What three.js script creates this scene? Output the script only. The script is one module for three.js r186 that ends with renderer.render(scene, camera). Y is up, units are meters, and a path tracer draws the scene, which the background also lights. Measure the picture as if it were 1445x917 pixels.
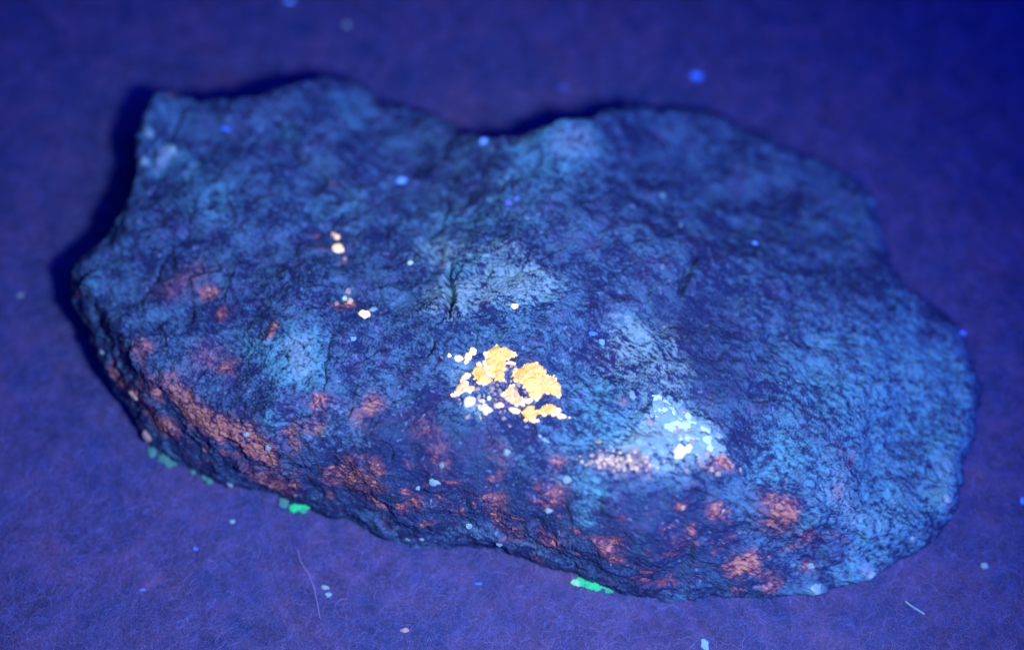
import * as THREE from 'three';
import { ImprovedNoise } from 'three/addons/math/ImprovedNoise.js';
import { mergeGeometries } from 'three/addons/utils/BufferGeometryUtils.js';

// ---------------------------------------------------------------- camera, lights, exposure
const PW = 1445, PH = 917, TILT = THREE.MathUtils.degToRad(62), DIST = 0.2, MM = 0.001;
const scene = new THREE.Scene();
scene.background = new THREE.Color(0, 0, 0);
const camera = new THREE.PerspectiveCamera(22.43, PW / PH, 0.01, 5);
const target = new THREE.Vector3(0, 0.008, 0);
camera.position.set(0, target.y + DIST * Math.sin(TILT), DIST * Math.cos(TILT));
camera.lookAt(target);
camera.updateMatrixWorld(true);
camera.focus = 0.188;
camera.userData.fStop = 7;

const torch = new THREE.SpotLight(new THREE.Color(0.63, 0.73, 1.0), 0.053, 0, THREE.MathUtils.degToRad(45), 1, 2);
torch.name = 'torch_beam';
torch.position.set(0.02, 0.118, 0.062);
torch.target.position.set(-0.011, 0.0, 0.028);
torch.castShadow = true;
torch.shadow.radius = 0.3;
torch.shadow.mapSize.set(2048, 2048);
torch.shadow.camera.near = 0.02; torch.shadow.camera.far = 0.6;
scene.add(torch, torch.target);

const soft = new THREE.RectAreaLight(new THREE.Color(0.008, 0.045, 1), 2.7, 0.6, 0.6);  // added fill, no real lamp: stands in for stray violet light
soft.name = 'added_blue_fill';
soft.position.set(0.26, 0.42, 0.22);
soft.lookAt(0, 0, 0);
scene.add(soft);

const renderer = new THREE.WebGLRenderer({ antialias: true });
renderer.setSize(1024, 649);
renderer.toneMapping = THREE.LinearToneMapping;
renderer.toneMappingExposure = 1;
renderer.shadowMap.enabled = true;

// ---------------------------------------------------------------- helpers
let seed = 20931;
const rnd = () => { seed = (seed * 1664525 + 1013904223) >>> 0; return seed / 4294967296; };
const rr = (a, b) => a + (b - a) * rnd();
const clamp = (x, a = 0, b = 1) => Math.min(b, Math.max(a, x));
const smooth = (a, b, x) => { const t = clamp((x - a) / (b - a)); return t * t * (3 - 2 * t); };
const lerp = (a, b, t) => a + (b - a) * t;
const perlin = new ImprovedNoise();
const N3 = (x, y, z) => perlin.noise(x + 91.3, y + 47.7, z + 133.1);
function fbm(x, y, z, o) { let s = 0, a = 1, n = 0; for (let i = 0; i < o; i++) { s += a * N3(x, y, z); n += a; a *= 0.5; x = x * 2.03 + 17.1; y = y * 2.03 + 5.3; z = z * 2.03 + 9.7; } return s / n; }
function ridged(x, y, z, o) { let s = 0, a = 1, n = 0; for (let i = 0; i < o; i++) { s += a * (1 - Math.abs(N3(x, y, z)) * 2); n += a; a *= 0.5; x = x * 2.1 + 7.1; y = y * 2.1 + 3.3; z = z * 2.1 + 1.7; } return s / n; }

const half = Math.tan(THREE.MathUtils.degToRad(22.43) / 2);
const fwd = target.clone().sub(camera.position).normalize(), rightV = new THREE.Vector3(1, 0, 0), upV = new THREE.Vector3().crossVectors(rightV, fwd);
// where the line of sight of a measured point meets the height h (metres)
function at(px, py, h, out = new THREE.Vector3()) {
  const x = (px / PW * 2 - 1) * half * PW / PH, y = (1 - py / PH * 2) * half;
  out.copy(fwd).addScaledVector(rightV, x).addScaledVector(upV, y);
  return out.multiplyScalar((h - camera.position.y) / out.y).add(camera.position);
}
function toPx(p) {
  const d = p.clone().sub(camera.position), w = d.dot(fwd);
  return [(d.dot(rightV) / w / half / (PW / PH) + 1) / 2 * PW, (1 - d.dot(upV) / w / half) / 2 * PH];
}
const names = {};
const numbered = (n) => { const k = names[n] = (names[n] ?? -1) + 1; return k ? n + '_' + String(k).padStart(3, '0') : n; };
function mesh(name, geo, mat, parent = scene) {
  const m = new THREE.Mesh(geo, mat); m.name = parent === scene ? numbered(name) : name;
  m.castShadow = m.receiveShadow = true; parent.add(m); return m;
}
function tag(o, label, category, group) { o.userData.label = label; o.userData.category = category; if (group) o.userData.group = group; return o; }

// ---------------------------------------------------------------- cloth
function feltTexture(size, fn, srgb) {
  const d = new Uint8Array(size * size * 4);
  for (let j = 0; j < size; j++) for (let i = 0; i < size; i++) { const c = fn(i / size, j / size); for (let k = 0; k < 3; k++) d[(j * size + i) * 4 + k] = clamp(c[k]) * 255; d[(j * size + i) * 4 + 3] = 255; }
  const t = new THREE.DataTexture(d, size, size); t.wrapS = t.wrapT = THREE.RepeatWrapping; t.magFilter = THREE.LinearFilter; t.minFilter = THREE.LinearMipmapLinearFilter; t.generateMipmaps = true;
  if (srgb) t.colorSpace = THREE.SRGBColorSpace; t.needsUpdate = true; return t;
}
const torus = (u, v, f, o, z) => { const a = u * 6.28318, b = v * 6.28318; return fbm(Math.cos(a) * f + z, Math.sin(a) * f + Math.cos(b) * f, Math.sin(b) * f + z * 2.3, o); };
const FELT = 768, feltH = new Float32Array(FELT * FELT);
{ // felted height: many short random fibre strokes, tileable
  for (let k = 0; k < 26000; k++) {
    let x = rnd() * FELT, y = rnd() * FELT, a = rnd() * 6.28; const L = 8 + rnd() * 26, w = rnd();
    for (let s = 0; s < L; s++) { x += Math.cos(a); y += Math.sin(a); a += (rnd() - 0.5) * 0.25; const i = ((Math.floor(y) % FELT + FELT) % FELT) * FELT + ((Math.floor(x) % FELT + FELT) % FELT); feltH[i] = feltH[i] * 0.6 + w * 0.4 + 0.05; }
  }
}
const feltAt = (u, v) => feltH[Math.floor(v * FELT) % FELT * FELT + Math.floor(u * FELT) % FELT];
const feltMap = feltTexture(FELT, (u, v) => { const h = feltAt(u, v), n = torus(u, v, 2.2, 4, 3), m = torus(u, v, 5, 4, 11), q = 0.42 + 0.58 * h + 0.3 * m; return [q * (0.86 + 0.8 * n), q * (0.88 + 0.15 * n), q * (0.98 - 0.08 * n)]; });
const feltBump = feltTexture(FELT, (u, v) => { const h = feltAt(u, v) * 0.8 + 0.1 + 0.2 * torus(u, v, 5, 4, 11); return [h, h, h]; });
const clothY = (x, z) => { // metres
  const X = x * 1000, Z = z * 1000, a = X * 0.8 + Z * 0.6, b = -X * 0.6 + Z * 0.8, left = smooth(10, -60, X) * smooth(-10, 30, Z);
  return MM * (0.35 * fbm(X / 34, 2.2, Z / 34, 2) + left * 0.5 * fbm(a / 3.4, 7.7, b / 16, 2) + 0.12 * fbm(X / 3, 4.4, Z / 3, 3)) - 0.0003;
};
const clothGeo = new THREE.PlaneGeometry(0.44, 0.44, 520, 520).rotateX(-Math.PI / 2);
{
  const p = clothGeo.attributes.position, uv = clothGeo.attributes.uv, col = new Float32Array(p.count * 3);
  for (let i = 0; i < p.count; i++) {
    const x = p.getX(i), z = p.getZ(i); p.setY(i, clothY(x, z)); uv.setXY(i, x / 0.047, z / 0.047);
    const n = fbm(x * 90, 1.5, z * 90, 4), m = fbm(x * 260, 8.5, z * 260, 3);
    col.set([0.195 * (1 + 0.9 * n + 1.2 * m), 0.2 * (1 + 0.1 * n + 0.7 * m), 0.54 * (1 - 0.06 * n + 0.4 * m)], i * 3);
  }
  clothGeo.setAttribute('color', new THREE.BufferAttribute(col, 3)); clothGeo.computeVertexNormals();
}
const cloth = mesh('cloth', clothGeo, new THREE.MeshStandardMaterial({ vertexColors: true, map: feltMap, bumpMap: feltBump, bumpScale: 0.00025, roughness: 1 }));
cloth.userData.kind = 'structure';
tag(cloth, 'dark violet blue felt cloth spread flat under the rock', 'cloth');

{ // loose nap fibres of the felt
  const M = new THREE.Matrix4(), Q = new THREE.Quaternion(), E = new THREE.Euler(), c = new THREE.Color();
  for (let kind = 0; kind < 4; kind++) {
    const pts = []; let a = 0; const v = new THREE.Vector3(); pts.push(v.clone());
    for (let i = 0; i < 6; i++) { a += rr(-0.7, 0.7); v.add(new THREE.Vector3(Math.cos(a), 0.12 * Math.sin(i * 1.3 + kind), Math.sin(a))); pts.push(v.clone()); }
    const g = new THREE.TubeGeometry(new THREE.CatmullRomCurve3(pts), 9, 0.08, 3, false); g.translate(-v.x / 2, 0, -v.z / 2);
    const n = 26000, im = new THREE.InstancedMesh(g, new THREE.MeshStandardMaterial({ color: 0xffffff, roughness: 1 }), n);
    for (let i = 0; i < n; i++) {
      const p = at(rr(-60, PW + 60), PH + 50 - Math.pow(rnd(), 1.25) * (PH + 90), 0), s = rr(0.00012, 0.00032);
      E.set(rr(-0.12, 0.12), rnd() * 6.283, rr(-0.12, 0.12)); Q.setFromEuler(E);
      p.y = clothY(p.x, p.z) + rr(0.00002, 0.0001);
      M.compose(p, Q, new THREE.Vector3(s, s, s)); im.setMatrixAt(i, M);
      const b = rr(0.45, 1.4) * (rnd() < 0.08 ? 1.6 : 1), w = rr(-1, 1);
      im.setColorAt(i, c.setRGB(0.21 * b * (1 + 0.4 * w), 0.215 * b, 0.48 * b * (1 - 0.12 * w)));
    }
    im.name = 'cloth_fuzz'; im.userData.kind = 'stuff'; im.castShadow = im.receiveShadow = true; cloth.add(im);
  }
}

// ---------------------------------------------------------------- the rock
// outline measured clockwise from the upper left knob: x, y, height of the rim above the cloth (mm)
const OUT = [[225, 123, 10], [236, 126, 10], [247, 138, 9], [255, 147, 8], [275, 146, 8.5], [300, 139, 9], [335, 138, 9], [370, 136, 9.5], [395, 127, 10], [420, 117, 10], [450, 113, 10], [490, 110, 9], [511, 115, 8], [520, 128, 7], [530, 142, 6.5], [560, 148, 6.5], [600, 160, 6.5], [635, 178, 7], [662, 189, 7.5], [690, 197, 8], [720, 191, 8.5], [760, 180, 9.5], [800, 170, 10], [832, 166, 10], [852, 158, 9], [872, 150, 7], [905, 148, 5.5], [940, 150, 5], [980, 155, 4.5], [1020, 162, 4], [1055, 172, 4], [1080, 190, 4], [1092, 209, 4], [1112, 215, 4], [1150, 222, 3.8], [1185, 240, 3.6], [1215, 258, 3.4], [1235, 280, 3.2], [1243, 310, 3.2], [1250, 340, 3.2], [1258, 365, 3], [1270, 390, 3], [1290, 412, 3], [1315, 430, 2.8], [1345, 450, 2.6], [1358, 470, 2.4], [1365, 495, 2.4], [1375, 515, 2.2], [1383, 537, 2], [1384, 562, 2], [1380, 600, 2], [1368, 632, 1.8], [1360, 660, 1.6], [1358, 690, 1.4], [1354, 712, 1.2], [1340, 735, 1], [1324, 756, 1], [1300, 775, 0.8], [1272, 790, 0.8], [1250, 801, 0.6], [1230, 818, 0.5], [1200, 826, 0.5], [1172, 832, 0.5], [1150, 842, 0.4], [1110, 842, 0.4], [1050, 839, 0.4], [1000, 841, 0.4], [950, 844, 0.3], [900, 838, 0.3], [860, 826, 0.3], [820, 813, 0.3], [780, 801, 0.3], [740, 786, 0.3], [700, 776, 0.3], [660, 766, 0.4], [620, 768, 0.4], [580, 769, 0.4], [545, 761, 0.4], [520, 747, 0.4], [490, 734, 0.4], [460, 727, 0.4], [430, 713, 0.4], [395, 698, 0.4], [360, 691, 0.5], [330, 685, 0.6], [300, 671, 0.7], [265, 655, 0.8], [235, 636, 1], [212, 621, 1.4], [204, 606, 2.4], [195, 594, 3.2], [180, 575, 3.6], [157, 546, 4.2], [141, 520, 5], [135, 500, 6], [130, 480, 6.4], [124, 460, 6.8], [115, 441, 7], [105, 425, 7.4], [98, 402, 7.6], [97, 382, 8], [106, 364, 8], [130, 346, 8.4], [152, 334, 9], [166, 320, 9.4], [176, 298, 9.8], [185, 266, 10], [192, 236, 10.4], [195, 207, 10.6], [201, 183, 10.6], [208, 160, 10.6], [216, 138, 10.4]];
const CX = 720, CY = 480;
const RIDGE = [[60, 400], [140, 440], [235, 520], [330, 572], [430, 598], [620, 612], [740, 632], [850, 652], [960, 646], [1040, 676], [1100, 724], [1190, 774], [1290, 776], [1420, 800]];
const TOPS = [[720, 480, 18.6], [450, 480, 17.3], [250, 480, 14.2], [140, 420, 10.5], [215, 180, 11], [460, 150, 5.5], [455, 235, 10.5], [365, 150, 14], [560, 185, 4.6], [270, 165, 8], [620, 210, 5.6], [690, 220, 13], [760, 198, 14], [835, 185, 14.5], [930, 185, 4.6], [1000, 195, 3.8], [1180, 270, 3], [1230, 350, 5.5], [1340, 490, 4.5], [1370, 560, 4], [1330, 700, 4], [1240, 780, 4.5], [1100, 715, 13], [960, 635, 18], [850, 645, 18.5], [620, 605, 18], [430, 590, 16.3], [300, 560, 13.5], [1010, 470, 13.2], [1110, 440, 11.5], [880, 340, 15.5], [1100, 590, 13], [1200, 500, 9.5], [700, 350, 17.5], [550, 300, 14], [330, 300, 14], [920, 530, 16]];
function topH(px, py) {
  let s = 0, w = 0;
  for (const [x, y, h] of TOPS) { const d2 = ((px - x) ** 2 + (py - y) ** 2) / 8000, k = Math.exp(-d2) + 1e-4 / (1 + d2); s += k * h; w += k; }
  return s / w;
}
function hitPoly(P, closed, a) { // distance along the direction a from the centre, with interpolated third entry
  const dx = Math.cos(a), dy = Math.sin(a); let best = null;
  for (let i = 0; i < P.length - (closed ? 0 : 1); i++) {
    const A = P[i], B = P[(i + 1) % P.length], ax = A[0] - CX, ay = A[1] - CY, ex = B[0] - A[0], ey = B[1] - A[1], den = dx * ey - dy * ex;
    if (Math.abs(den) < 1e-9) continue;
    const t = (ax * ey - ay * ex) / den, u = (ax * dy - ay * dx) / den;
    if (t > 0 && u >= -1e-6 && u <= 1 + 1e-6 && (!best || t > best[0])) best = [t, lerp(A[2] ?? 0, B[2] ?? 0, u)];
  }
  return best;
}
const RINGS = 400, UNDER = 26, SIDES = 6 * RINGS, prof = [];
for (const o of OUT) { if (o[0] < 230 && o[1] < 600) o[2] *= o[1] < 420 ? 1 : 0.85; if (o[0] > 430 && o[0] < 640 && o[1] < 200) o[2] *= 0.62; if (o[0] > 240 && o[0] < 310 && o[1] < 200) o[2] *= 0.75; if (o[0] > 870 && o[1] < 300) o[2] *= 0.75; if ((o[0] > 640 && o[0] < 875 || o[0] > 320 && o[0] < 430) && o[1] < 200) o[2] += 3.6; }
for (let j = 0; j < SIDES; j++) {
  const a = j / SIDES * Math.PI * 2, o = hitPoly(OUT, true, a), r = hitPoly(RIDGE, false, a);
  prof.push([o[0], o[1], clamp(r ? r[0] / o[0] : 0.972, 0.3, 0.972)]);
}
for (let pass = 0; pass < 12; pass++) { const c = prof.map((p) => p.slice()); for (let j = 0; j < SIDES; j++) for (const k of [1, 2]) prof[j][k] = (c[(j + SIDES - 12) % SIDES][k] + c[j][k] + c[(j + 12) % SIDES][k]) / 3; }
const inner = prof.map((_, j) => { let a = 0; for (let k = -60; k <= 60; k++) a += prof[(j + k + SIDES) % SIDES][0]; return a / 121; });
for (let pass = 0; pass < 3; pass++) { const c = prof.map((p) => p[0]); for (let j = 0; j < SIDES; j++) prof[j][0] = (c[(j + SIDES - 2) % SIDES] + c[j] + c[(j + 2) % SIDES]) / 3; }
const verts = [], idx = [], ringStart = [0]; // hex disc
const P0 = new THREE.Vector3();
function baseAt(j, s, out) {
  const [R1, hr, sr] = prof[j], R = lerp(inner[j], R1, s ** 5), a = j / SIDES * Math.PI * 2, px = CX + Math.cos(a) * R * s, py = CY + Math.sin(a) * R * s;
  let h = topH(px, py);
  if (s > sr) { const t = (s - sr) / (1 - sr), f = t < 1 ? Math.pow(1 - Math.pow(t, 1.55), 0.85) : 0; h = hr + (h - hr) * f; }
  return at(px, py, Math.max(h, hr * 0.98) * MM, out);
}
verts.push(at(CX, CY, topH(CX, CY) * MM).toArray());
for (let k = 1; k <= RINGS; k++) { ringStart.push(verts.length); for (let i = 0; i < 6 * k; i++) { const f = i / (6 * k) * SIDES; verts.push(baseAt(Math.round(f) % SIDES, k / RINGS, P0).toArray()); } }
for (let k = 1; k <= RINGS; k++) {
  const A = ringStart[k - 1], B = ringStart[k], nA = 6 * (k - 1), nB = 6 * k;
  for (let side = 0; side < 6; side++) for (let i = 0; i < k; i++) {
    const b0 = B + (side * k + i) % nB, b1 = B + (side * k + i + 1) % nB, a0 = k === 1 ? 0 : A + (side * (k - 1) + i) % nA;
    idx.push(a0, b1, b0);
    if (i < k - 1) { const a1 = A + (side * (k - 1) + i + 1) % nA; idx.push(a0, a1, b1); }
  }
}
const rimStart = ringStart[RINGS], cen = at(CX, CY, 0);
for (let k = 1; k <= UNDER; k++) {
  const t = k / UNDER;
  for (let j = 0; j < SIDES; j++) {
    const v = verts[rimStart + j], dx = cen.x - v[0], dz = cen.z - v[2], L = Math.hypot(dx, dz), ins = (0.34 * v[1] * t * t + (t > 0.85 ? 0.004 * (t - 0.85) : 0));
    verts.push([v[0] + dx / L * ins, lerp(v[1], -0.0012, t), v[2] + dz / L * ins]);
  }
  const A = k === 1 ? rimStart : verts.length - 2 * SIDES, B = verts.length - SIDES;
  for (let j = 0; j < SIDES; j++) { const j1 = (j + 1) % SIDES; idx.push(A + j, A + j1, B + j, A + j1, B + j1, B + j); }
}
const NV = verts.length, pos = new Float32Array(NV * 3);
verts.forEach((v, i) => pos.set(v, i * 3));
const rockGeo = new THREE.BufferGeometry();
rockGeo.setAttribute('position', new THREE.BufferAttribute(pos, 3)); rockGeo.setIndex(idx); rockGeo.computeVertexNormals();

// quick look-up of the surface under a measured point
let cells;
const CELL = 4;
function indexSurface() {
  cells = new Map(); const v = new THREE.Vector3();
  for (let i = 0; i < rimStart + SIDES; i++) {
    v.fromArray(pos, i * 3); const [x, y] = toPx(v), k = Math.floor(x / CELL) * 4096 + Math.floor(y / CELL), old = cells.get(k);
    const d = v.distanceToSquared(camera.position); if (old === undefined || d < old[1]) cells.set(k, [i, d]);
  }
}
function vertexAt(px, py) {
  for (let r = 0; r < 12; r++) for (let dy = -r; dy <= r; dy++) for (let dx = -r; dx <= r; dx++) {
    if (Math.max(Math.abs(dx), Math.abs(dy)) !== r) continue;
    const c = cells.get((Math.floor(px / CELL) + dx) * 4096 + Math.floor(py / CELL) + dy); if (c) return c[0];
  }
  return 0;
}
const surf = (px, py) => { const i = vertexAt(px, py); return [new THREE.Vector3().fromArray(pos, i * 3), new THREE.Vector3().fromArray(rockGeo.attributes.normal.array, i * 3)]; };
indexSurface();

// mineral patches, the dark ones partly painted shade: x, y, radius, amount  (measured places, turned into points on the stone)
const spots = (list) => list.map(([x, y, r, a]) => { const [p] = surf(x, y); return [p.x * 1000, p.y * 1000, p.z * 1000, r * 0.0865 * 1.1, a]; });
const PALE = spots([[205, 190, 17, 0.9], [236, 214, 20, 1.1], [222, 232, 16, 0.9], [240, 140, 18, 0.5], [222, 160, 20, 0.45], [300, 280, 32, 0.5], [255, 290, 34, 0.35], [265, 240, 20, 0.6], [480, 140, 34, 0.4], [400, 190, 25, 0.45], [500, 165, 25, 0.45], [440, 300, 40, 0.3], [360, 250, 40, 0.3], [790, 190, 36, 0.7], [835, 195, 34, 0.8], [730, 200, 24, 0.55], [800, 240, 46, 0.5], [720, 250, 34, 0.4], [500, 290, 40, 0.3], [580, 300, 36, 0.4],
  [610, 412, 19, 0.9], [652, 405, 18, 1], [600, 345, 26, 0.6], [690, 370, 28, 0.6], [725, 402, 30, 0.85], [775, 405, 28, 0.55], [650, 425, 12, 0.9], [640, 370, 24, 0.6], [740, 310, 46, 0.4], [640, 300, 24, 0.5], [680, 300, 30, 0.4], [400, 495, 42, 0.7], [430, 525, 26, 0.7], [430, 480, 22, 0.5], [345, 480, 26, 0.35], [450, 610, 14, 0.6], [560, 470, 40, 0.25], [660, 470, 40, 0.3],
  [940, 600, 26, 1], [975, 605, 22, 1], [955, 575, 14, 0.9], [1000, 612, 12, 0.9], [910, 630, 28, 0.8], [890, 600, 36, 0.45], [850, 550, 46, 0.4], [920, 490, 36, 0.5], [900, 460, 30, 0.4], [820, 600, 30, 0.4], [1200, 560, 70, 0.36], [1300, 600, 60, 0.5], [1330, 690, 34, 0.65], [1250, 745, 46, 0.7], [1180, 700, 46, 0.65], [1160, 470, 18, 0.6], [1280, 520, 50, 0.4], [1340, 520, 36, 0.45], [1240, 295, 26, 0.5], [1280, 430, 40, 0.45], [1000, 220, 46, 0.3], [1130, 390, 46, 0.22], [1150, 835, 8, 0.9], [1130, 800, 14, 0.5], [1230, 808, 10, 0.7], [840, 690, 30, 0.45], [820, 730, 16, 0.5], [790, 670, 24, 0.35], [720, 650, 24, 0.35], [1090, 650, 30, 0.4], [1130, 740, 20, 0.5], [930, 250, 40, 0.25], [1120, 520, 60, 0.3], [1230, 480, 60, 0.35], [1060, 330, 60, 0.22], [1180, 330, 50, 0.25], [1220, 640, 60, 0.4], [1110, 620, 50, 0.35], [760, 470, 50, 0.25], [860, 400, 50, 0.22], [280, 230, 50, 0.25], [350, 320, 50, 0.25], [1368, 560, 24, 0.5], [1368, 620, 22, 0.5], [1352, 500, 22, 0.5], [1340, 722, 18, 0.7], [1298, 766, 18, 0.7], [1340, 650, 24, 0.5], [1220, 800, 20, 0.6], [1180, 810, 24, 0.5], [150, 380, 30, 0.35], [120, 400, 20, 0.4], [180, 340, 24, 0.3], [500, 620, 24, 0.25], [380, 590, 20, 0.4]]);
const MATRIX_SHADE = spots([[430, 650, 40, 0.6], [480, 700, 44, 0.8], [540, 690, 50, 0.9], [600, 690, 50, 0.9], [660, 690, 50, 0.9], [720, 710, 50, 0.9], [600, 740, 40, 0.8], [780, 740, 50, 0.9], [840, 770, 50, 0.9], [900, 740, 46, 0.7], [900, 800, 46, 0.9], [970, 790, 44, 0.8], [960, 740, 36, 0.6], [1010, 760, 36, 0.5], [1030, 820, 30, 0.6], [320, 560, 36, 0.5], [340, 650, 30, 0.6], [290, 640, 30, 0.6], [250, 630, 24, 0.6], [980, 500, 60, 0.5], [1020, 540, 50, 0.5], [960, 430, 60, 0.4], [560, 640, 40, 0.6], [640, 650, 40, 0.6], [540, 600, 40, 0.4]]);
const GREY = spots([[652, 408, 22, 1.2], [612, 412, 22, 1.1], [640, 430, 18, 0.9], [730, 402, 30, 1.0], [690, 395, 30, 0.7], [605, 350, 26, 0.7], [640, 350, 26, 0.5], [770, 400, 28, 0.7], [700, 360, 36, 0.6], [925, 485, 40, 0.6], [890, 470, 36, 0.5], [940, 530, 36, 0.45], [870, 520, 40, 0.35], [945, 600, 34, 1.5], [980, 615, 28, 1.5], [915, 628, 28, 1.0], [960, 632, 26, 1.1], [870, 640, 26, 0.8], [670, 575, 16, 0.6], [1180, 690, 36, 0.5], [1200, 720, 30, 0.4], [230, 218, 20, 0.5], [650, 525, 20, 0.5]]);
const RUST = spots([[170, 546, 16, 0.9], [192, 562, 16, 0.9], [218, 584, 16, 0.8], [240, 606, 14, 0.6], [250, 552, 14, 0.8], [272, 580, 16, 0.8], [318, 606, 16, 0.8], [345, 626, 16, 0.8], [385, 655, 14, 0.5], [196, 490, 17, 0.85], [165, 535, 12, 1], [183, 555, 13, 2], [205, 572, 14, 0.9], [230, 600, 12, 0.7], [215, 540, 16, 0.7], [240, 535, 16, 0.7], [262, 570, 18, 1], [282, 588, 18, 1], [305, 602, 14, 0.9], [335, 605, 18, 0.7], [360, 622, 20, 1.05], [378, 640, 14, 0.8], [395, 690, 18, 0.9], [375, 672, 18, 0.8], [415, 680, 12, 0.7], [350, 660, 14, 0.5], [152, 512, 10, 0.9], [205, 616, 8, 1.3], [293, 410, 11, 1.3], [309, 441, 8, 1.1], [380, 466, 9, 1.2], [280, 380, 22, 0.45], [240, 400, 26, 0.45], [320, 515, 15, 0.7], [290, 500, 24, 0.5], [450, 566, 13, 1], [525, 566, 16, 0.8], [505, 590, 18, 0.5], [440, 604, 14, 0.8], [410, 604, 12, 0.6], [520, 678, 20, 0.7], [490, 682, 18, 0.7], [495, 650, 14, 0.6], [580, 712, 14, 0.7], [530, 715, 14, 0.7], [700, 710, 15, 0.8], [700, 732, 10, 0.7], [620, 645, 18, 0.45], [600, 600, 20, 0.4], [880, 652, 20, 0.6], [850, 650, 14, 0.6], [915, 655, 15, 0.5], [785, 648, 14, 0.7], [1012, 640, 10, 1], [1028, 655, 10, 0.9], [1000, 655, 14, 0.5], [1100, 738, 24, 0.9], [1115, 720, 14, 0.7], [1085, 700, 14, 0.6], [1050, 796, 15, 1.3], [1062, 790, 10, 1.1], [1040, 830, 10, 0.7], [1092, 824, 12, 1.1], [945, 820, 12, 0.8], [966, 716, 8, 1], [1010, 722, 9, 0.9], [775, 765, 18, 0.6], [720, 755, 16, 0.6], [862, 768, 16, 0.8], [870, 790, 12, 0.7], [760, 790, 10, 0.6], [700, 640, 18, 0.4], [780, 700, 18, 0.6], [960, 770, 16, 0.5], [441, 325, 6, 0.9], [452, 350, 9, 0.7], [487, 366, 6, 0.7], [490, 425, 9, 1], [470, 430, 8, 0.7], [1205, 655, 9, 0.7], [1180, 690, 14, 0.5], [1190, 640, 20, 0.35], [620, 370, 8, 0.5], [880, 560, 8, 0.6], [1140, 800, 12, 0.6], [640, 720, 14, 0.35], [650, 290, 14, 0.25], [700, 560, 30, 0.25]]);
const field = (L, x, y, z) => { let s = 0; for (const [a, b, c, r, k] of L) { const d2 = ((x - a) ** 2 + (y - b) ** 2 * 0.8 + (z - c) ** 2) / (r * r); if (d2 < 5) s += k * Math.exp(-d2); } return s; };
const CRACKS = [[[634, 366, 0.6], [631, 388, 1.3], [634, 408, 2], [632, 425, 2], [631, 441, 1.2]], [[631, 441, 0.5], [618, 452, 0.25]], [[610, 476, 0.6], [603, 492, 0.9], [590, 498, 0.4]], [[636, 388, 0.7], [646, 372, 0.6], [655, 366, 0.3]], [[987, 358, 0.7], [975, 378, 1.5], [963, 410, 1.4]], [[258, 150, 1], [246, 178, 0.9], [234, 196, 0.9], [218, 208, 1], [208, 232, 0.9]], [[460, 478, 0.4], [458, 510, 0.6], [452, 548, 0.6], [432, 580, 0.4]], [[625, 268, 0.5], [630, 295, 0.8], [618, 316, 0.6]], [[262, 325, 0.3], [226, 360, 0.5], [212, 395, 0.5]], [[672, 378, 0.5], [720, 382, 0.6], [760, 378, 0.4]], [[707, 245, 0.5], [706, 268, 0.6]], [[655, 430, 0.4], [670, 460, 0.5], [664, 490, 0.3]], [[740, 330, 0.6], [790, 350, 0.6]], [[940, 560, 0.4], [965, 580, 0.6], [985, 596, 0.5]], [[1190, 345, 0.4], [1235, 352, 0.5]], [[820, 512, 0.3], [800, 560, 0.5]], [[1240, 640, 0.4], [1290, 668, 0.5]], [[1300, 700, 0.5], [1340, 715, 0.5]], [[540, 490, 0.3], [480, 520, 0.3]]];
const crackSegs = [];
for (const c of CRACKS) for (let i = 0; i + 1 < c.length; i++) crackSegs.push([surf(c[i][0], c[i][1])[0].multiplyScalar(1000), surf(c[i + 1][0], c[i + 1][1])[0].multiplyScalar(1000), c[i][2], c[i + 1][2]]);
const TV = new THREE.Vector3(), TW = new THREE.Vector3();
function crackDepth(x, y, z) {
  let best = 0;
  for (const [A, B, wa, wb] of crackSegs) {
    if (Math.abs(x - A.x) > 6 && Math.abs(x - B.x) > 6) continue;
    TV.subVectors(B, A); TW.set(x - A.x, y - A.y, z - A.z); const t = clamp(TW.dot(TV) / TV.lengthSq()), w = lerp(wa, wb, t); TW.addScaledVector(TV, -t);
    const d = TW.length() / (0.17 + 0.16 * w); if (d < 2.5) best = Math.max(best, w * Math.exp(-d * d));
  }
  return best;
}

// broken facets: every cell of the stone is a small plane tilted its own way
const hash = (i, j, k, s) => { let h = (i * 374761393 + j * 668265263 + k * 2147483647 + s * 974634721) | 0; h = Math.imul(h ^ (h >>> 13), 1274126177); h = Math.imul(h ^ (h >>> 16), 2246822519); return ((h ^ (h >>> 15)) >>> 0) / 4294967296; };
function facet(x, y, z) {
  const i0 = Math.floor(x), j0 = Math.floor(y), k0 = Math.floor(z); let a = 9, b = 9, va = 0, vb = 0, ra = 0;
  for (let i = i0 - 1; i <= i0 + 1; i++) for (let j = j0 - 1; j <= j0 + 1; j++) for (let k = k0 - 1; k <= k0 + 1; k++) {
    const dx = x - i - hash(i, j, k, 1), dy = y - j - hash(i, j, k, 2), dz = z - k - hash(i, j, k, 3), d = dx * dx + dy * dy + dz * dz;
    if (d < b) { const r = hash(i, j, k, 4), v = (r - 0.5) * 0.5 + dx * (hash(i, j, k, 5) - 0.5) * 1.5 + dz * (hash(i, j, k, 6) - 0.5) * 1.5; if (d < a) { b = a; vb = va; a = d; va = v; ra = r; } else { b = d; vb = v; } }
  }
  const t = smooth(0, 0.12, b - a); return [lerp((va + vb) / 2, va, t), ra];
}
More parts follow.
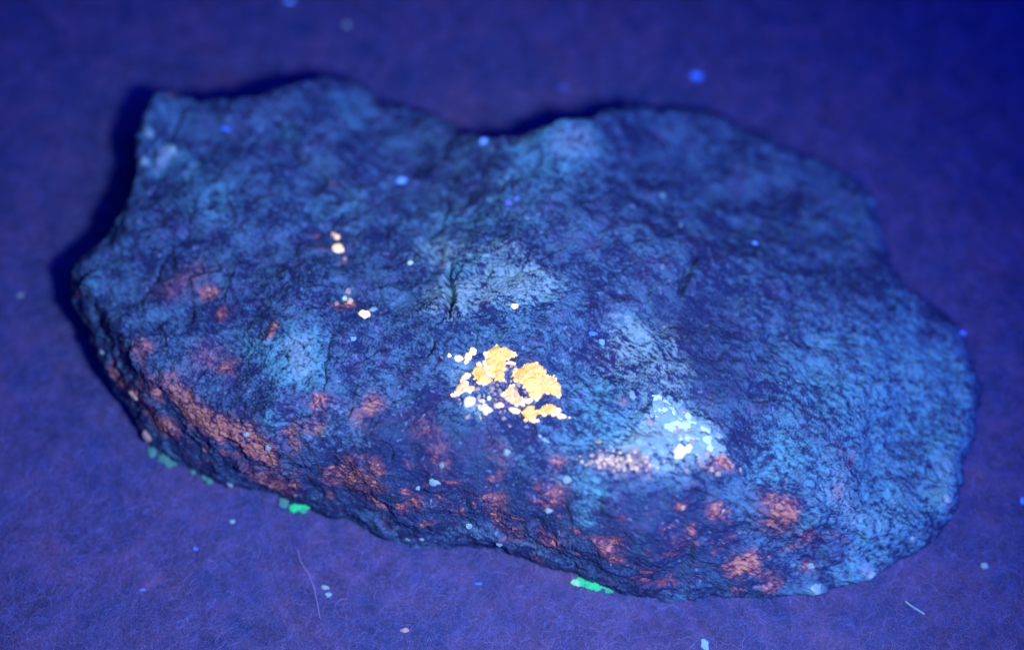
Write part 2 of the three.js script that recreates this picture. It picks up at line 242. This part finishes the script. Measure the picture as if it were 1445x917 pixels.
// relief and colour of the stone
const col = new Float32Array(NV * 3), nrm = rockGeo.attributes.normal.array, newPos = new Float32Array(NV * 3);
for (let i = 0; i < NV; i++) {
  const x = pos[i * 3] * 1000, y = pos[i * 3 + 1] * 1000, z = pos[i * 3 + 2] * 1000, nx = nrm[i * 3], ny = nrm[i * 3 + 1], nz = nrm[i * 3 + 2];
  const wx = x + 0.8 * N3(x / 3, y / 3, z / 3), wy = y + 0.8 * N3(x / 3 + 40, y / 3, z / 3), wz = z + 0.8 * N3(x / 3, y / 3 + 40, z / 3);
  // the grain runs down to the right, stronger toward the lower right
  const al = 0.86 * wx + 0.5 * wz, ac = -0.5 * wx + 0.86 * wz, g = 0.35 + 0.65 * smooth(-30, 25, x + z);
  const sA = lerp(1, 0.62, g);
  const bumps = fbm(wx / 7, wy / 7, wz / 7, 2), folds = ridged(al * sA / 2.6, wy / 2.6, ac / 2.4, 3), fine = fbm(al * sA / 0.75, y / 0.7, ac / 0.62, 3), grain = N3(x / 0.28, y / 0.28, z / 0.28);
  const [fd, fr] = facet(x / 3.4, y / 3.4, z / 3.4), rough = 0.5 + 0.15 * smooth(0.85, 0.4, ny) + 0.6 * clamp(0.2 + fbm(x / 9 + 3, y / 9, z / 9, 2) * 1.6, 0, 1);
  const lumps = fbm(wx / 1.7 + 7, wy / 1.7, wz / 1.7, 2), tiny = N3(x / 0.16 + 9, y / 0.16, z / 0.16);
  const crack = crackDepth(x + 0.35 * N3(x / 0.8, y / 0.8, z / 0.8 + 5), y, z + 0.35 * N3(x / 0.8 + 8, y / 0.8, z / 0.8));
  const rim = smooth(0, 4, y);
  const d = (1.1 * bumps * (0.55 + 0.45 * rim) + 0.6 * fd + rough * (0.1 * (folds - 0.45) + 0.4 * lumps + 0.26 * fine) + (0.5 + 0.5 * rough) * (0.17 * grain + 0.1 * tiny) - 1.0 * crack) * MM;
  newPos[i * 3] = pos[i * 3] + nx * d; newPos[i * 3 + 1] = pos[i * 3 + 1] + ny * d; newPos[i * 3 + 2] = pos[i * 3 + 2] + nz * d;
  const n1 = fbm(wx / 5 + 60, wy / 5, wz / 5, 3), n2 = fbm(al * sA / 1.5 + 20, wy / 1.3, ac / 1.2, 3), n3 = fbm(al * sA / 0.5, y / 0.42, ac / 0.4 + 30, 3), n4 = N3(x / 0.2 + 3, y / 0.2, z / 0.2);
  let t = clamp(0.4 + 1.15 * n1 + 1.0 * n2 + 0.25 * (fr - 0.5) + 1.25 * n3 + 1.0 * n4);
  const df = smooth(0.1, 0.9, field(MATRIX_SHADE, wx, wy, wz) * (0.9 + 0.8 * n2 + 1.0 * n3 + 0.6 * n4)); // dark matrix mineral together with front-face shade painted into the colour
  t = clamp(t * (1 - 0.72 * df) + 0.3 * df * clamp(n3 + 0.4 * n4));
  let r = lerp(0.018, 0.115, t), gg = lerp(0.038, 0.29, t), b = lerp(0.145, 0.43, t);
  const pu = smooth(0.02, 0.4, fbm(wx / 3.2 + 11, wy / 3.2 + 70, wz / 3.2, 3) + 0.35 * n3); // brownish violet mottling
  r = lerp(r, 0.1 * (0.5 + t), pu * 0.45); gg = lerp(gg, 0.065 * (0.5 + t), pu * 0.45); b = lerp(b, 0.24 * (0.5 + t), pu * 0.5);
  const pf = field(PALE, wx, wy, wz), pa = smooth(0.12, 1.05, pf * (0.95 + 1.0 * n2 + 1.5 * n3 + 0.8 * n4)) * 0.9;
  r = lerp(r, 0.15 + 0.3 * clamp(pf - 0.6), pa); gg = lerp(gg, 0.54 + 0.15 * n3, pa); b = lerp(b, 0.62 + 0.2 * n3, pa);
  const yf = field(GREY, wx, wy, wz), ya = smooth(0.1, 1.0, yf * (0.75 + 1.3 * n2 + 2.2 * n3 + 1.3 * n4)) * 0.8;
  r = lerp(r, 0.33 + 0.25 * n3, ya); gg = lerp(gg, 0.55 + 0.3 * n3, ya); b = lerp(b, 0.56 + 0.2 * n3, ya);
  const front = smooth(0.75, 0.35, ny) * smooth(1.5, 5, y), rf = field(RUST, wx, wy, wz) + front * 0.75 * smooth(0.0, 0.45, fbm(wx / 2.2 + 31, wy / 2.2, wz / 2.2 + 12, 3)), ra = smooth(0.0, 1.35, rf * (0.95 + 1.3 * n2 + 1.7 * n3 + 1.2 * n4)) * 0.9;
  const hot = clamp(ra - 0.5) * clamp(0.6 + n3 * 1.5);
  r = lerp(r, 0.6 + 0.8 * hot, ra); gg = lerp(gg, 0.15 + 0.75 * hot, ra); b = lerp(b, 0.13 + 0.4 * hot, ra);
  const sp = smooth(0.52, 0.66, N3(x / 0.62 + 77, y / 0.62, z / 0.62) + 0.15 * n4); // pale flecks
  r = lerp(r, 0.35, sp * 0.55); gg = lerp(gg, 0.5, sp * 0.55); b = lerp(b, 0.7, sp * 0.55);
  col[i * 3] = r; col[i * 3 + 1] = gg; col[i * 3 + 2] = b;
}
pos.set(newPos);
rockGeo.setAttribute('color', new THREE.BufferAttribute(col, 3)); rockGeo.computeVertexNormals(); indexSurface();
const rock = new THREE.Group(); rock.name = 'rock'; scene.add(rock);
tag(rock, 'large rough mineral rock with a glowing yellow patch, lying on the cloth', 'rock');
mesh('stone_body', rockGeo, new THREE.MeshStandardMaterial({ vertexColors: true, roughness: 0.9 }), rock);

// ---------------------------------------------------------------- glowing minerals in the rock
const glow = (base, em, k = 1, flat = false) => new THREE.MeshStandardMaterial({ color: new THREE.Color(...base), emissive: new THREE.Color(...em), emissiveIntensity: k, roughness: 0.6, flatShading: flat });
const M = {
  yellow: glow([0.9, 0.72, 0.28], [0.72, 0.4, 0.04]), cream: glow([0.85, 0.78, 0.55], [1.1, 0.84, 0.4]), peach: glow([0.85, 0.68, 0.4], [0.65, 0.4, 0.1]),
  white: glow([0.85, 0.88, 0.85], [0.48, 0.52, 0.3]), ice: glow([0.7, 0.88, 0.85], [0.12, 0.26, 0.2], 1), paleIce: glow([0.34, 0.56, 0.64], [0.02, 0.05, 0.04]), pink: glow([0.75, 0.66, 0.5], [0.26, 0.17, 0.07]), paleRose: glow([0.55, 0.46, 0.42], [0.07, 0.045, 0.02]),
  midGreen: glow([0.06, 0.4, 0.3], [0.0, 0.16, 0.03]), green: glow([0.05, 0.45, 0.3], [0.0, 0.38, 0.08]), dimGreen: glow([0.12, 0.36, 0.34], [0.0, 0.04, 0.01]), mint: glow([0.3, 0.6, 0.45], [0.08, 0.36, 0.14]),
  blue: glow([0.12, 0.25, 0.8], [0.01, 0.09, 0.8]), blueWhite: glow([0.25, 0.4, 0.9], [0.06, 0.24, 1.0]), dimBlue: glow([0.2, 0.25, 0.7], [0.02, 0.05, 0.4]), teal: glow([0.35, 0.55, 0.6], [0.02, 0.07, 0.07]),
};
const mott = feltTexture(256, (u, v) => { const n = torus(u, v, 2.4, 4, 5), m = torus(u, v, 7, 3, 15), k = clamp(0.86 + 0.55 * n + 0.35 * m, 0.35, 1); return [k, k * k * 0.96, k * k * k]; });
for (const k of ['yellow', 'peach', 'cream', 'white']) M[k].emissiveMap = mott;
// a crust of mineral that follows the stone: polygon in measured points, thick mm
function crustGeo(poly, thick, rings = 9, lump = 0.5, sink = 0.06) {
  let cx = 0, cy = 0; for (const p of poly) { cx += p[0] / poly.length; cy += p[1] / poly.length; }
  const curve = new THREE.CatmullRomCurve3(poly.map((p) => new THREE.Vector3(p[0], p[1], 0)), true, 'catmullrom', 0.5), per = Math.max(14, poly.length * 4), edge = curve.getSpacedPoints(per).slice(0, per);
  const ps = [], id = [], uv = [], q = (x, y, s) => {
    const [p, n] = surf(x, y), X = p.x * 1000, Y = p.y * 1000, Z0 = p.z * 1000, h = thick * (Math.pow(Math.max(0, 1 - s ** 4), 0.5) * (1 + lump * (1.1 * N3(X / 0.8, Y / 0.8, Z0 / 0.8) + 0.9 * N3(X / 0.36, Y / 0.36, Z0 / 0.36) + 0.5 * N3(X / 0.2, Y / 0.2, Z0 / 0.2)))) - (s >= 1 ? sink : 0);
    uv.push(X / 3.1, Z0 / 3.1);
    return at(x, y, p.y).addScaledVector(n, h * MM).toArray();
  };
  ps.push(...q(cx, cy, 0));
  for (let r = 1; r <= rings; r++) for (let i = 0; i < per; i++) { const s = r / rings, w = r === rings ? 1 : s; ps.push(...q(lerp(cx, edge[i].x, w), lerp(cy, edge[i].y, w), s)); }
  for (let i = 0; i < per; i++) { const j = (i + 1) % per; id.push(0, 1 + j, 1 + i); for (let r = 1; r < rings; r++) { const a = 1 + (r - 1) * per, b = a + per; id.push(a + i, a + j, b + i, a + j, b + j, b + i); } }
  const g = new THREE.BufferGeometry(); g.setAttribute('position', new THREE.Float32BufferAttribute(ps, 3)); g.setAttribute('uv', new THREE.Float32BufferAttribute(uv, 2)); g.setIndex(id); g.computeVertexNormals(); return g;
}
const blob = (x, y, rx, ry = rx, rot = 0, wob = 0.18, n = 9) => Array.from({ length: n }, (_, i) => { const a = i / n * 6.2832, k = 1 + rr(-wob, wob), u = Math.cos(a) * rx * k, v = Math.sin(a) * ry * k; return [x + u * Math.cos(rot) - v * Math.sin(rot), y + u * Math.sin(rot) + v * Math.cos(rot)]; });
function bead(x, y, rx, ry, rot, mat, name, parent, thick) { return mesh(name, crustGeo(blob(x, y, rx, ry, rot), thick ?? Math.min(rx, ry) * 0.0865 * 0.7, 5, 0.35), mat, parent); }
// the yellow patch; coordinates read off an enlargement (scale 5.73 from 600, 460)
const Z = (list) => list.map(([x, y]) => [600 + x / 5.73, 460 + y / 5.73]);
const MASSES = [
  [[500, 330], [508, 250], [530, 200], [570, 170], [610, 185], [650, 178], [690, 205], [725, 228], [718, 255], [660, 262], [645, 285], [648, 320], [634, 360], [634, 410], [610, 436], [560, 405], [512, 370]],
  [[388, 382], [405, 340], [440, 325], [482, 338], [488, 366], [458, 392], [500, 402], [540, 432], [520, 455], [480, 470], [438, 448], [408, 415]],
  [[725, 400], [742, 352], [790, 345], [832, 310], [880, 300], [930, 325], [970, 370], [962, 398], [890, 392], [838, 410], [800, 440], [768, 452], [732, 425]],
  [[802, 470], [822, 428], [884, 405], [990, 415], [1042, 445], [1088, 490], [1084, 550], [1040, 560], [980, 532], [950, 545], [930, 575], [850, 565], [842, 520], [812, 495]],
  [[800, 690], [830, 665], [880, 682], [900, 696], [955, 655], [1022, 640], [1060, 690], [1040, 718], [965, 712], [905, 716], [882, 755], [830, 755], [802, 722]],
];
const PEACH = [[[640, 560], [662, 512], [710, 495], [745, 530], [768, 578], [798, 602], [770, 638], [700, 620], [652, 592]], [[240, 548], [262, 490], [310, 452], [342, 480], [392, 488], [388, 520], [340, 530], [300, 542]]];
function yellowMass(poly, mat, name, thick, beads) {
  const mx = poly.reduce((s, p) => s + p[0] / poly.length, 0), my = poly.reduce((s, p) => s + p[1] / poly.length, 0);
  const P = Z(poly.map(([x, y]) => [mx + (x - mx) * 1.1, my + (y - my) * 1.1])).map(([x, y], i, a) => { const n = a[(i + 1) % a.length], r = () => rr(-0.45, 0.45); return [[x + r(), y + r()], [(x + n[0]) / 2 + r(), (y + n[1]) / 2 + r()]]; }).flat(), m = mesh(name, crustGeo(P, thick, 14, 0.75), mat, rock), c = new THREE.CatmullRomCurve3(P.map((p) => new THREE.Vector3(p[0], p[1], 0)), true), gs = [];
  for (let i = 0; i < beads; i++) { const e = c.getPointAt(rnd()), r = rr(0.8, 1) * (rnd() < 0.3 ? 3.4 : 1.9); e.x += rr(-1.6, 1.6); e.y += rr(-1.6, 1.6); gs.push(crustGeo(blob(e.x, e.y, r, r * rr(0.8, 1.1), rnd() * 3, 0.15, 7), 0.3 * rr(0.7, 1.15), 4, 0.3)); }
  if (gs.length) mesh('pale_edge', mergeGeometries(gs), M.cream, m);
}
MASSES.forEach((p, i) => yellowMass(p, M.yellow, 'yellow_crust', 0.42, [16, 10, 14, 15, 14][i]));
PEACH.forEach((p) => yellowMass(p, M.peach, 'peach_crust', 0.34, 9));
for (const [x, y, a, b, rot] of [[195, 238, 18, 18, 0], [268, 262, 37, 30, 0.2], [345, 250, 26, 40, 0.4], [388, 205, 33, 30, 0], [330, 290, 18, 16, 0], [488, 225, 20, 19, 0], [480, 290, 18, 14, 0], [690, 298, 40, 16, 0.1], [840, 605, 36, 22, -0.3], [783, 598, 22, 18, 0], [718, 680, 46, 20, 0.35], [745, 690, 26, 18, 0], [1085, 680, 18, 17, 0], [1104, 728, 36, 24, 0.2], [1168, 740, 12, 7, 0.5], [910, 765, 15, 12, 0], [335, 405, 38, 24, -0.5], [605, 638, 36, 25, 0], [860, 760, 18, 14, 0], [252, 545, 20, 18, 0]]) bead(600 + x / 5.73, 460 + y / 5.73, a / 5.73, b / 5.73, rot, M.cream, 'cream_nodule', rock);
for (const [x, y, a, b] of [[355, 612, 46, 38], [388, 590, 22, 20], [335, 635, 24, 20], [485, 668, 44, 36], [520, 680, 26, 20], [450, 660, 24, 26], [486, 700, 18, 18], [465, 607, 17, 16], [515, 582, 18, 18]]) bead(600 + x / 5.73, 460 + y / 5.73, a / 5.73, b / 5.73, rnd(), M.white, 'white_nodule', rock);
for (const [x, y, a] of [[350, 720, 18], [455, 740, 16], [540, 500, 18], [600, 520, 16], [520, 470, 14], [690, 400, 16], [670, 345, 16], [705, 320, 16], [545, 520, 14], [430, 560, 18], [800, 770, 20], [470, 550, 14], [580, 590, 14], [715, 355, 18], [120, 240, 12], [690, 800, 16], [640, 680, 14], [700, 440, 20], [740, 470, 18], [730, 500, 16], [660, 450, 16], [580, 470, 18], [560, 540, 16], [610, 560, 18], [800, 540, 14], [820, 590, 14], [780, 640, 16], [420, 500, 18], [440, 600, 16], [560, 640, 16], [640, 740, 20], [545, 460, 16], [690, 470, 14], [505, 530, 16], [420, 640, 14], [730, 320, 14], [600, 690, 16], [290, 620, 16], [270, 590, 14]]) bead(600 + (x + rr(-12, 12)) / 5.73, 460 + (y + rr(-12, 12)) / 5.73, a * rr(0.6, 1.5) / 5.73, a * rr(0.4, 1) / 6, rnd() * 3, rnd() < 0.3 ? M.pink : M.paleRose, 'rose_granule', rock);
// single bright grains up and to the left of it
for (const [x, y, a, b, rot, m] of [[477, 350, 8.5, 5.5, 0.1, M.cream], [475.5, 334, 4.5, 3.6, 0, M.cream], [470, 330, 2.6, 2, 0, M.peach], [514, 443, 8, 5.2, 0.25, M.cream], [726.5, 432, 5.2, 4, 0.2, M.cream], [494, 424, 4.5, 4.5, 0, M.pink], [486, 421, 3.4, 3.2, 0, M.ice], [491, 411, 4.5, 4.5, 0, M.paleRose], [475, 428, 4, 3, 0, M.paleRose], [527, 436, 6, 3, 0, M.paleIce], [486, 365, 3, 4, 0, M.paleRose]]) bead(x, y, a, b, rot, m, m === M.cream || m === M.peach ? 'cream_grain' : 'pale_grain', rock);

// glassy white crystals on the ridge: angular, half sunk in the stone
function crystal(x, y, rx, ry, rot, mat, name, tall = 0.6) {
  const g = new THREE.IcosahedronGeometry(1, 1), p = g.attributes.position, key = {}, [c, n] = surf(x, y);
  for (let i = 0; i < p.count; i++) { const k = [p.getX(i), p.getY(i), p.getZ(i)].map((v) => v.toFixed(3)).join(); const s = key[k] ??= rr(0.62, 1.25); p.setXYZ(i, p.getX(i) * s, p.getY(i) * s, p.getZ(i) * s); }
  g.scale(rx * 0.0865 * MM, Math.min(rx, ry) * 0.0865 * MM * tall, ry * 0.0865 * 1.1 * MM).rotateY(-rot).computeVertexNormals();
  const m = mesh(name, g, mat, rock); m.position.copy(c).addScaledVector(n, -0.00002); m.quaternion.setFromUnitVectors(new THREE.Vector3(0, 1, 0), n.clone().lerp(new THREE.Vector3(0, 1, 0), 0.4).normalize()); return m;
}
for (const q of ['white', 'ice', 'paleIce', 'pink', 'paleRose']) { M[q + 'F'] = M[q].clone(); M[q + 'F'].flatShading = true; M[q + 'F'].roughness = 0.35; }
for (const [x, y, a, b, rot] of [[962, 637, 11, 8.5, -0.2], [956, 641, 6, 5, 0], [970, 634, 5, 6, 0]]) crystal(x, y, a, b, rot, M.whiteF, 'white_crystal');
for (const [x, y, a, b, rot] of [[976, 618, 11, 5.5, 0.2], [999, 604, 8, 4, 0.4], [943, 566, 6.5, 4, 0.6], [951, 578, 6, 4.5, 0.5], [958, 601, 17, 8, 0.1], [996, 620, 6, 8, 0], [949, 603, 8, 7, 0], [975, 597, 9, 7, 0.6]]) crystal(x, y, a, b, rot, M.iceF, 'ice_crystal', 0.45);
for (const [x, y, a, b, rot] of [[930, 572, 10, 8, 0.4], [936, 585, 12, 8, 0.3], [920, 581, 4, 6, 0], [1001, 593, 4, 3.5, 0], [925, 626, 9, 8, 0.3], [915, 632, 8, 9, 0], [935, 632, 8, 6, 0], [930, 612, 8, 6, 0.4], [982, 632, 8, 6, 0], [990, 634, 6, 5, 0], [944, 618, 7, 5, 0], [905, 622, 7, 6, 0.2], [940, 656, 7, 5, 0], [926, 652, 6, 5, 0], [955, 651, 7, 4, 0], [893, 559, 4.5, 6.5, 0], [980, 605, 6, 5, 0.4], [1004, 612, 4, 5, 0], [968, 606, 7, 5, 0.3], [915, 606, 6, 5, 0]]) crystal(x, y, a, b, rot, M.paleIceF, 'pale_crystal', 0.45);
for (let i = 0; i < 110; i++) { const u = rnd(), v = (rnd() + rnd() - 1), x = lerp(925, 1008, u) - 26 * Math.abs(v) * (1 - u) + v * 22, y = lerp(568, 626, u) + (rnd() + rnd() - 0.7) * 26, r = rr(1.6, 5.6), q = rnd(); crystal(x, y, r * rr(1, 1.7), r, 0.4 + rr(-0.5, 0.5), q < 0.22 ? M.iceF : q < 0.26 ? M.whiteF : q < 0.85 ? M.paleIceF : M.paleRoseF, 'small_crystal', 0.45); }
for (let i = 0; i < 90; i++) { const x = 876 + (rnd() + rnd() + rnd() - 1.5) * 52, y = 651 + (rnd() + rnd() - 1) * 17 + (x - 872) * 0.06, r = rr(1.5, 3.5); crystal(x, y, r, r * rr(0.7, 1.1), rnd() * 3, rnd() < 0.5 ? M.pinkF : M.paleRoseF, 'pink_granule', 0.7); }
for (const [x, y, a, b] of [[998, 638, 5, 4], [1021, 643, 5, 3.5], [1028, 651, 4, 3], [1035, 657, 3.5, 3], [1004, 660, 4, 4], [1013, 668, 3.5, 4], [969, 660, 4, 3], [990, 650, 4, 3], [845, 620, 4, 4], [832, 640, 3.5, 3], [1046, 662, 3.5, 2.5], [960, 718, 3.5, 4], [205, 614, 8, 8], [187, 556, 9, 5], [1020, 720, 3, 3]]) crystal(x, y, a, b, rnd(), M.paleRoseF, 'rose_grain', 0.8);
for (const [x, y, a, b, rot] of [[612, 680, 8, 5, 0.1], [378, 633, 5, 4, 0], [773, 722, 4.5, 4, 0], [1152, 833, 9, 7, 0.2], [1290, 757, 4, 3.5, 0], [1231, 809, 6, 3.5, -0.4], [1338, 703, 7, 5, 0.5], [1145, 798, 5, 4, 0.2], [623, 658, 4, 3.5, 0], [798, 679, 7, 4, 0.6], [768, 621, 9, 3, 0.5], [714, 637, 5, 4, 0], [236, 211, 9, 7, 0.6], [208, 186, 7, 8, 0], [200, 225, 6, 7, 0], [590, 690, 3, 3, 0], [660, 742, 5, 4, 0.3], [700, 770, 5, 3, 0.3], [595, 760, 4, 3, 0], [575, 762, 4, 3, 0], [345, 612, 4, 3, 0], [140, 498, 5, 4, 0], [934, 273, 4, 4, 0], [962, 319, 3, 3, 0], [325, 690, 5, 3, 0.3]]) crystal(x, y, a, b, rot, M.paleIceF, 'pale_chip', 0.6);
// green mineral along the foot of the rock, against the cloth
function footGrain(x, y, a, b, rot, mat, name, label) {
  const g = new THREE.IcosahedronGeometry(1, 4), p = g.attributes.position, v = new THREE.Vector3(), o = rnd() * 50;
  for (let i = 0; i < p.count; i++) { v.fromBufferAttribute(p, i); const k = 1 + 1.0 * fbm(v.x * 2 + o, v.y * 2, v.z * 2, 3); p.setXYZ(i, v.x * k, v.y * k, v.z * k); }
  g.scale(a * 0.0865 * MM, b * 0.0865 * MM * 0.7, b * 0.0865 * MM * 1.1).rotateY(-rot).computeVertexNormals();
  const m = mesh(name, g, mat, rock); m.position.copy(at(x, y - 2, 0.0002)); if (label) m.userData.label = label; return m;
}
for (const [x, y, a, b, rot] of [[217, 640, 10, 6, 0.6], [229, 648, 11, 6, 0.6], [241, 655, 9, 4.5, 0.4], [276, 666, 6, 3.5, 0.4], [288, 676, 6, 5, 0.4], [297, 679, 6, 5, 0], [401, 712, 8, 4.5, 0.3]]) for (let k = 0; k < 3; k++) footGrain(x + rr(-5, 5), y + rr(-3, 3), a * rr(0.4, 0.75), b * rr(0.5, 0.9), rot + rr(-0.4, 0.4), M.dimGreen, 'green_mineral');
for (const [x, y, a, b, rot] of [[419, 717, 8, 6.5, 0.3], [427, 719, 8, 6, 0.2], [433, 719, 6, 6, 0.5], [822, 825, 9, 5, 0.2], [835, 828, 10, 5, 0.1], [848, 830, 10, 4.5, 0.3], [861, 833, 8, 3.5, 0.3]]) for (let k = 0; k < 3; k++) footGrain(x + rr(-5, 5), y + rr(-3, 3), a * rr(0.4, 0.75), b * rr(0.5, 0.9), rot + rr(-0.4, 0.4), rnd() < 0.6 ? M.green : M.midGreen, 'green_mineral');
footGrain(813, 824, 6, 3.5, 0.2, M.mint, 'green_mineral', 'palest green grain at the left end of the lower right green streak');

// ---------------------------------------------------------------- lint, dust and threads
const SPECK = 'fluorescent specks of lint';
function speck(x, y, a, b, rot, mat, label, onRock, category = 'lint speck', name = 'lint_speck') {
  const g = new THREE.IcosahedronGeometry(1, 3), p = g.attributes.position, v = new THREE.Vector3(), o = rnd() * 60;
  for (let i = 0; i < p.count; i++) { v.fromBufferAttribute(p, i); const k = 1 + 1.0 * fbm(v.x * 1.7 + o, v.y * 1.7, v.z * 1.7, 3); p.setXYZ(i, v.x * k, v.y * k, v.z * k); }
  a *= rr(0.75, 1); b *= rr(0.5, 0.75); g.scale(a * 0.0865 * MM, Math.min(a, b) * 0.0865 * MM * 0.8, b * 0.0865 * MM * 1.1).rotateY(-rot).computeVertexNormals();
  const m = mesh(name, g, mat);
  if (onRock) { const [c, n] = surf(x, y); m.position.copy(c).addScaledVector(n, Math.min(a, b) * 0.00005); } else { m.position.copy(at(x, y, 0)); m.position.y = clothY(m.position.x, m.position.z) + Math.min(a, b) * 0.00005; }
  return tag(m, label, category, SPECK);
}
speck(408, -1, 7, 4, 0, M.blueWhite, 'blue white speck cut off by the top edge, above the rock');
speck(489, 34, 6, 6, 0.6, M.teal, 'blurred greenish speck on the cloth near the top edge');
speck(795, 122, 5, 4, 0, M.dimBlue, 'small faint blue speck on the cloth just behind the rock');
speck(983, 107, 9, 8, 0.4, M.blue, 'largest bright blue speck, on the cloth behind the rock');
speck(1444, 706, 4, 6, 0, M.blue, 'blue speck at the right edge of the photo');
speck(995, 909, 5, 10, -0.2, M.blueWhite, 'bright blue upright chip at the bottom edge of the photo');
speck(275, 773, 4, 3, 0.3, M.blue, 'tiny blue speck on the cloth below left of the rock');
speck(327, 735, 4, 3.5, 0, M.teal, 'tiny pale teal speck on the cloth left of the brightest green grain');
speck(200, 831, 4, 3, 0, M.dimBlue, 'tiny dim blue speck on the lower left cloth');
speck(458, 828, 6, 4, 0.3, M.teal, 'pale chip beside the curved thread, upper of two');
speck(463, 838, 4.5, 4, 0, M.teal, 'pale chip beside the curved thread, lower of two');
speck(571, 889, 6, 4, 0, M.paleRose, 'pinkish pale crumb on the cloth near the bottom edge');
speck(1390, 798, 6, 5, 0, M.paleIce, 'faint pale speck on the cloth right of the rock');
speck(27, 416, 5, 4, 0, M.teal, 'faint teal speck on the cloth far left of the rock');
speck(675, 823, 5, 2, 0, M.blue, 'short blue streak of lint on the cloth below the rock');
speck(566, 255, 8, 5.5, -0.1, M.blueWhite, 'bright blue white speck on the upper left of the rock top', true);
speck(682, 197, 5.5, 5.5, 0, M.blueWhite, 'bright blue speck at the notch in the rear edge of the rock', true);
speck(497, 476, 4.5, 4, 0, M.blueWhite, 'small bright blue speck on the rock below the cream grains', true);
speck(849, 483, 4, 6, -0.3, M.blueWhite, 'brighter lower of two blue specks right of the yellow patch', true);
speck(836, 468, 5, 3.5, 0.2, M.blue, 'dimmer upper of two blue specks right of the yellow patch', true);
speck(316, 180, 8, 4, 0.4, M.blue, 'elongated blue speck near the upper left of the rock', true);
speck(1066, 341, 4, 3.5, 0.4, M.blueWhite, 'small blue speck on the dim right part of the rock top', true);
speck(1357, 470, 5, 4, 0.4, M.blue, 'blue speck on the right rim of the rock', true);
speck(579, 370, 4, 4, 0, M.ice, 'pale turquoise speck left of the crack in the rock', true);
speck(731, 279, 4, 4, 0, M.dimBlue, 'dim blue speck, right one of a pair in the upper middle of the rock', true);
speck(717, 286, 6, 5, 0.4, M.dimBlue, 'dim blue speck, left one of a pair in the upper middle of the rock', true);
function thread(pts, r, mat, label) {
  const c = new THREE.CatmullRomCurve3(pts.map(([x, y, h]) => { const p = at(x, y, 0); p.y = clothY(p.x, p.z) + (h ?? 0.12) * MM; return p; }));
  return tag(mesh('thread', new THREE.TubeGeometry(c, 40, r * 0.0865 * MM, 5, false), mat), label, 'thread');
}
const lintMat = new THREE.MeshStandardMaterial({ color: new THREE.Color(0.32, 0.32, 0.6), roughness: 1 });
thread([[419, 775], [424, 792], [433, 806], [440, 822], [446, 845], [451, 872]], 0.8, lintMat, 'thin pale thread curving down the cloth below the rock');
thread([[1278, 849, 0.5], [1286, 855, 0.4], [1296, 860, 0.2], [1306, 866, 0.1]], 1.4, M.teal, 'short white fibre on the cloth below the right end of the rock');

renderer.render(scene, camera);
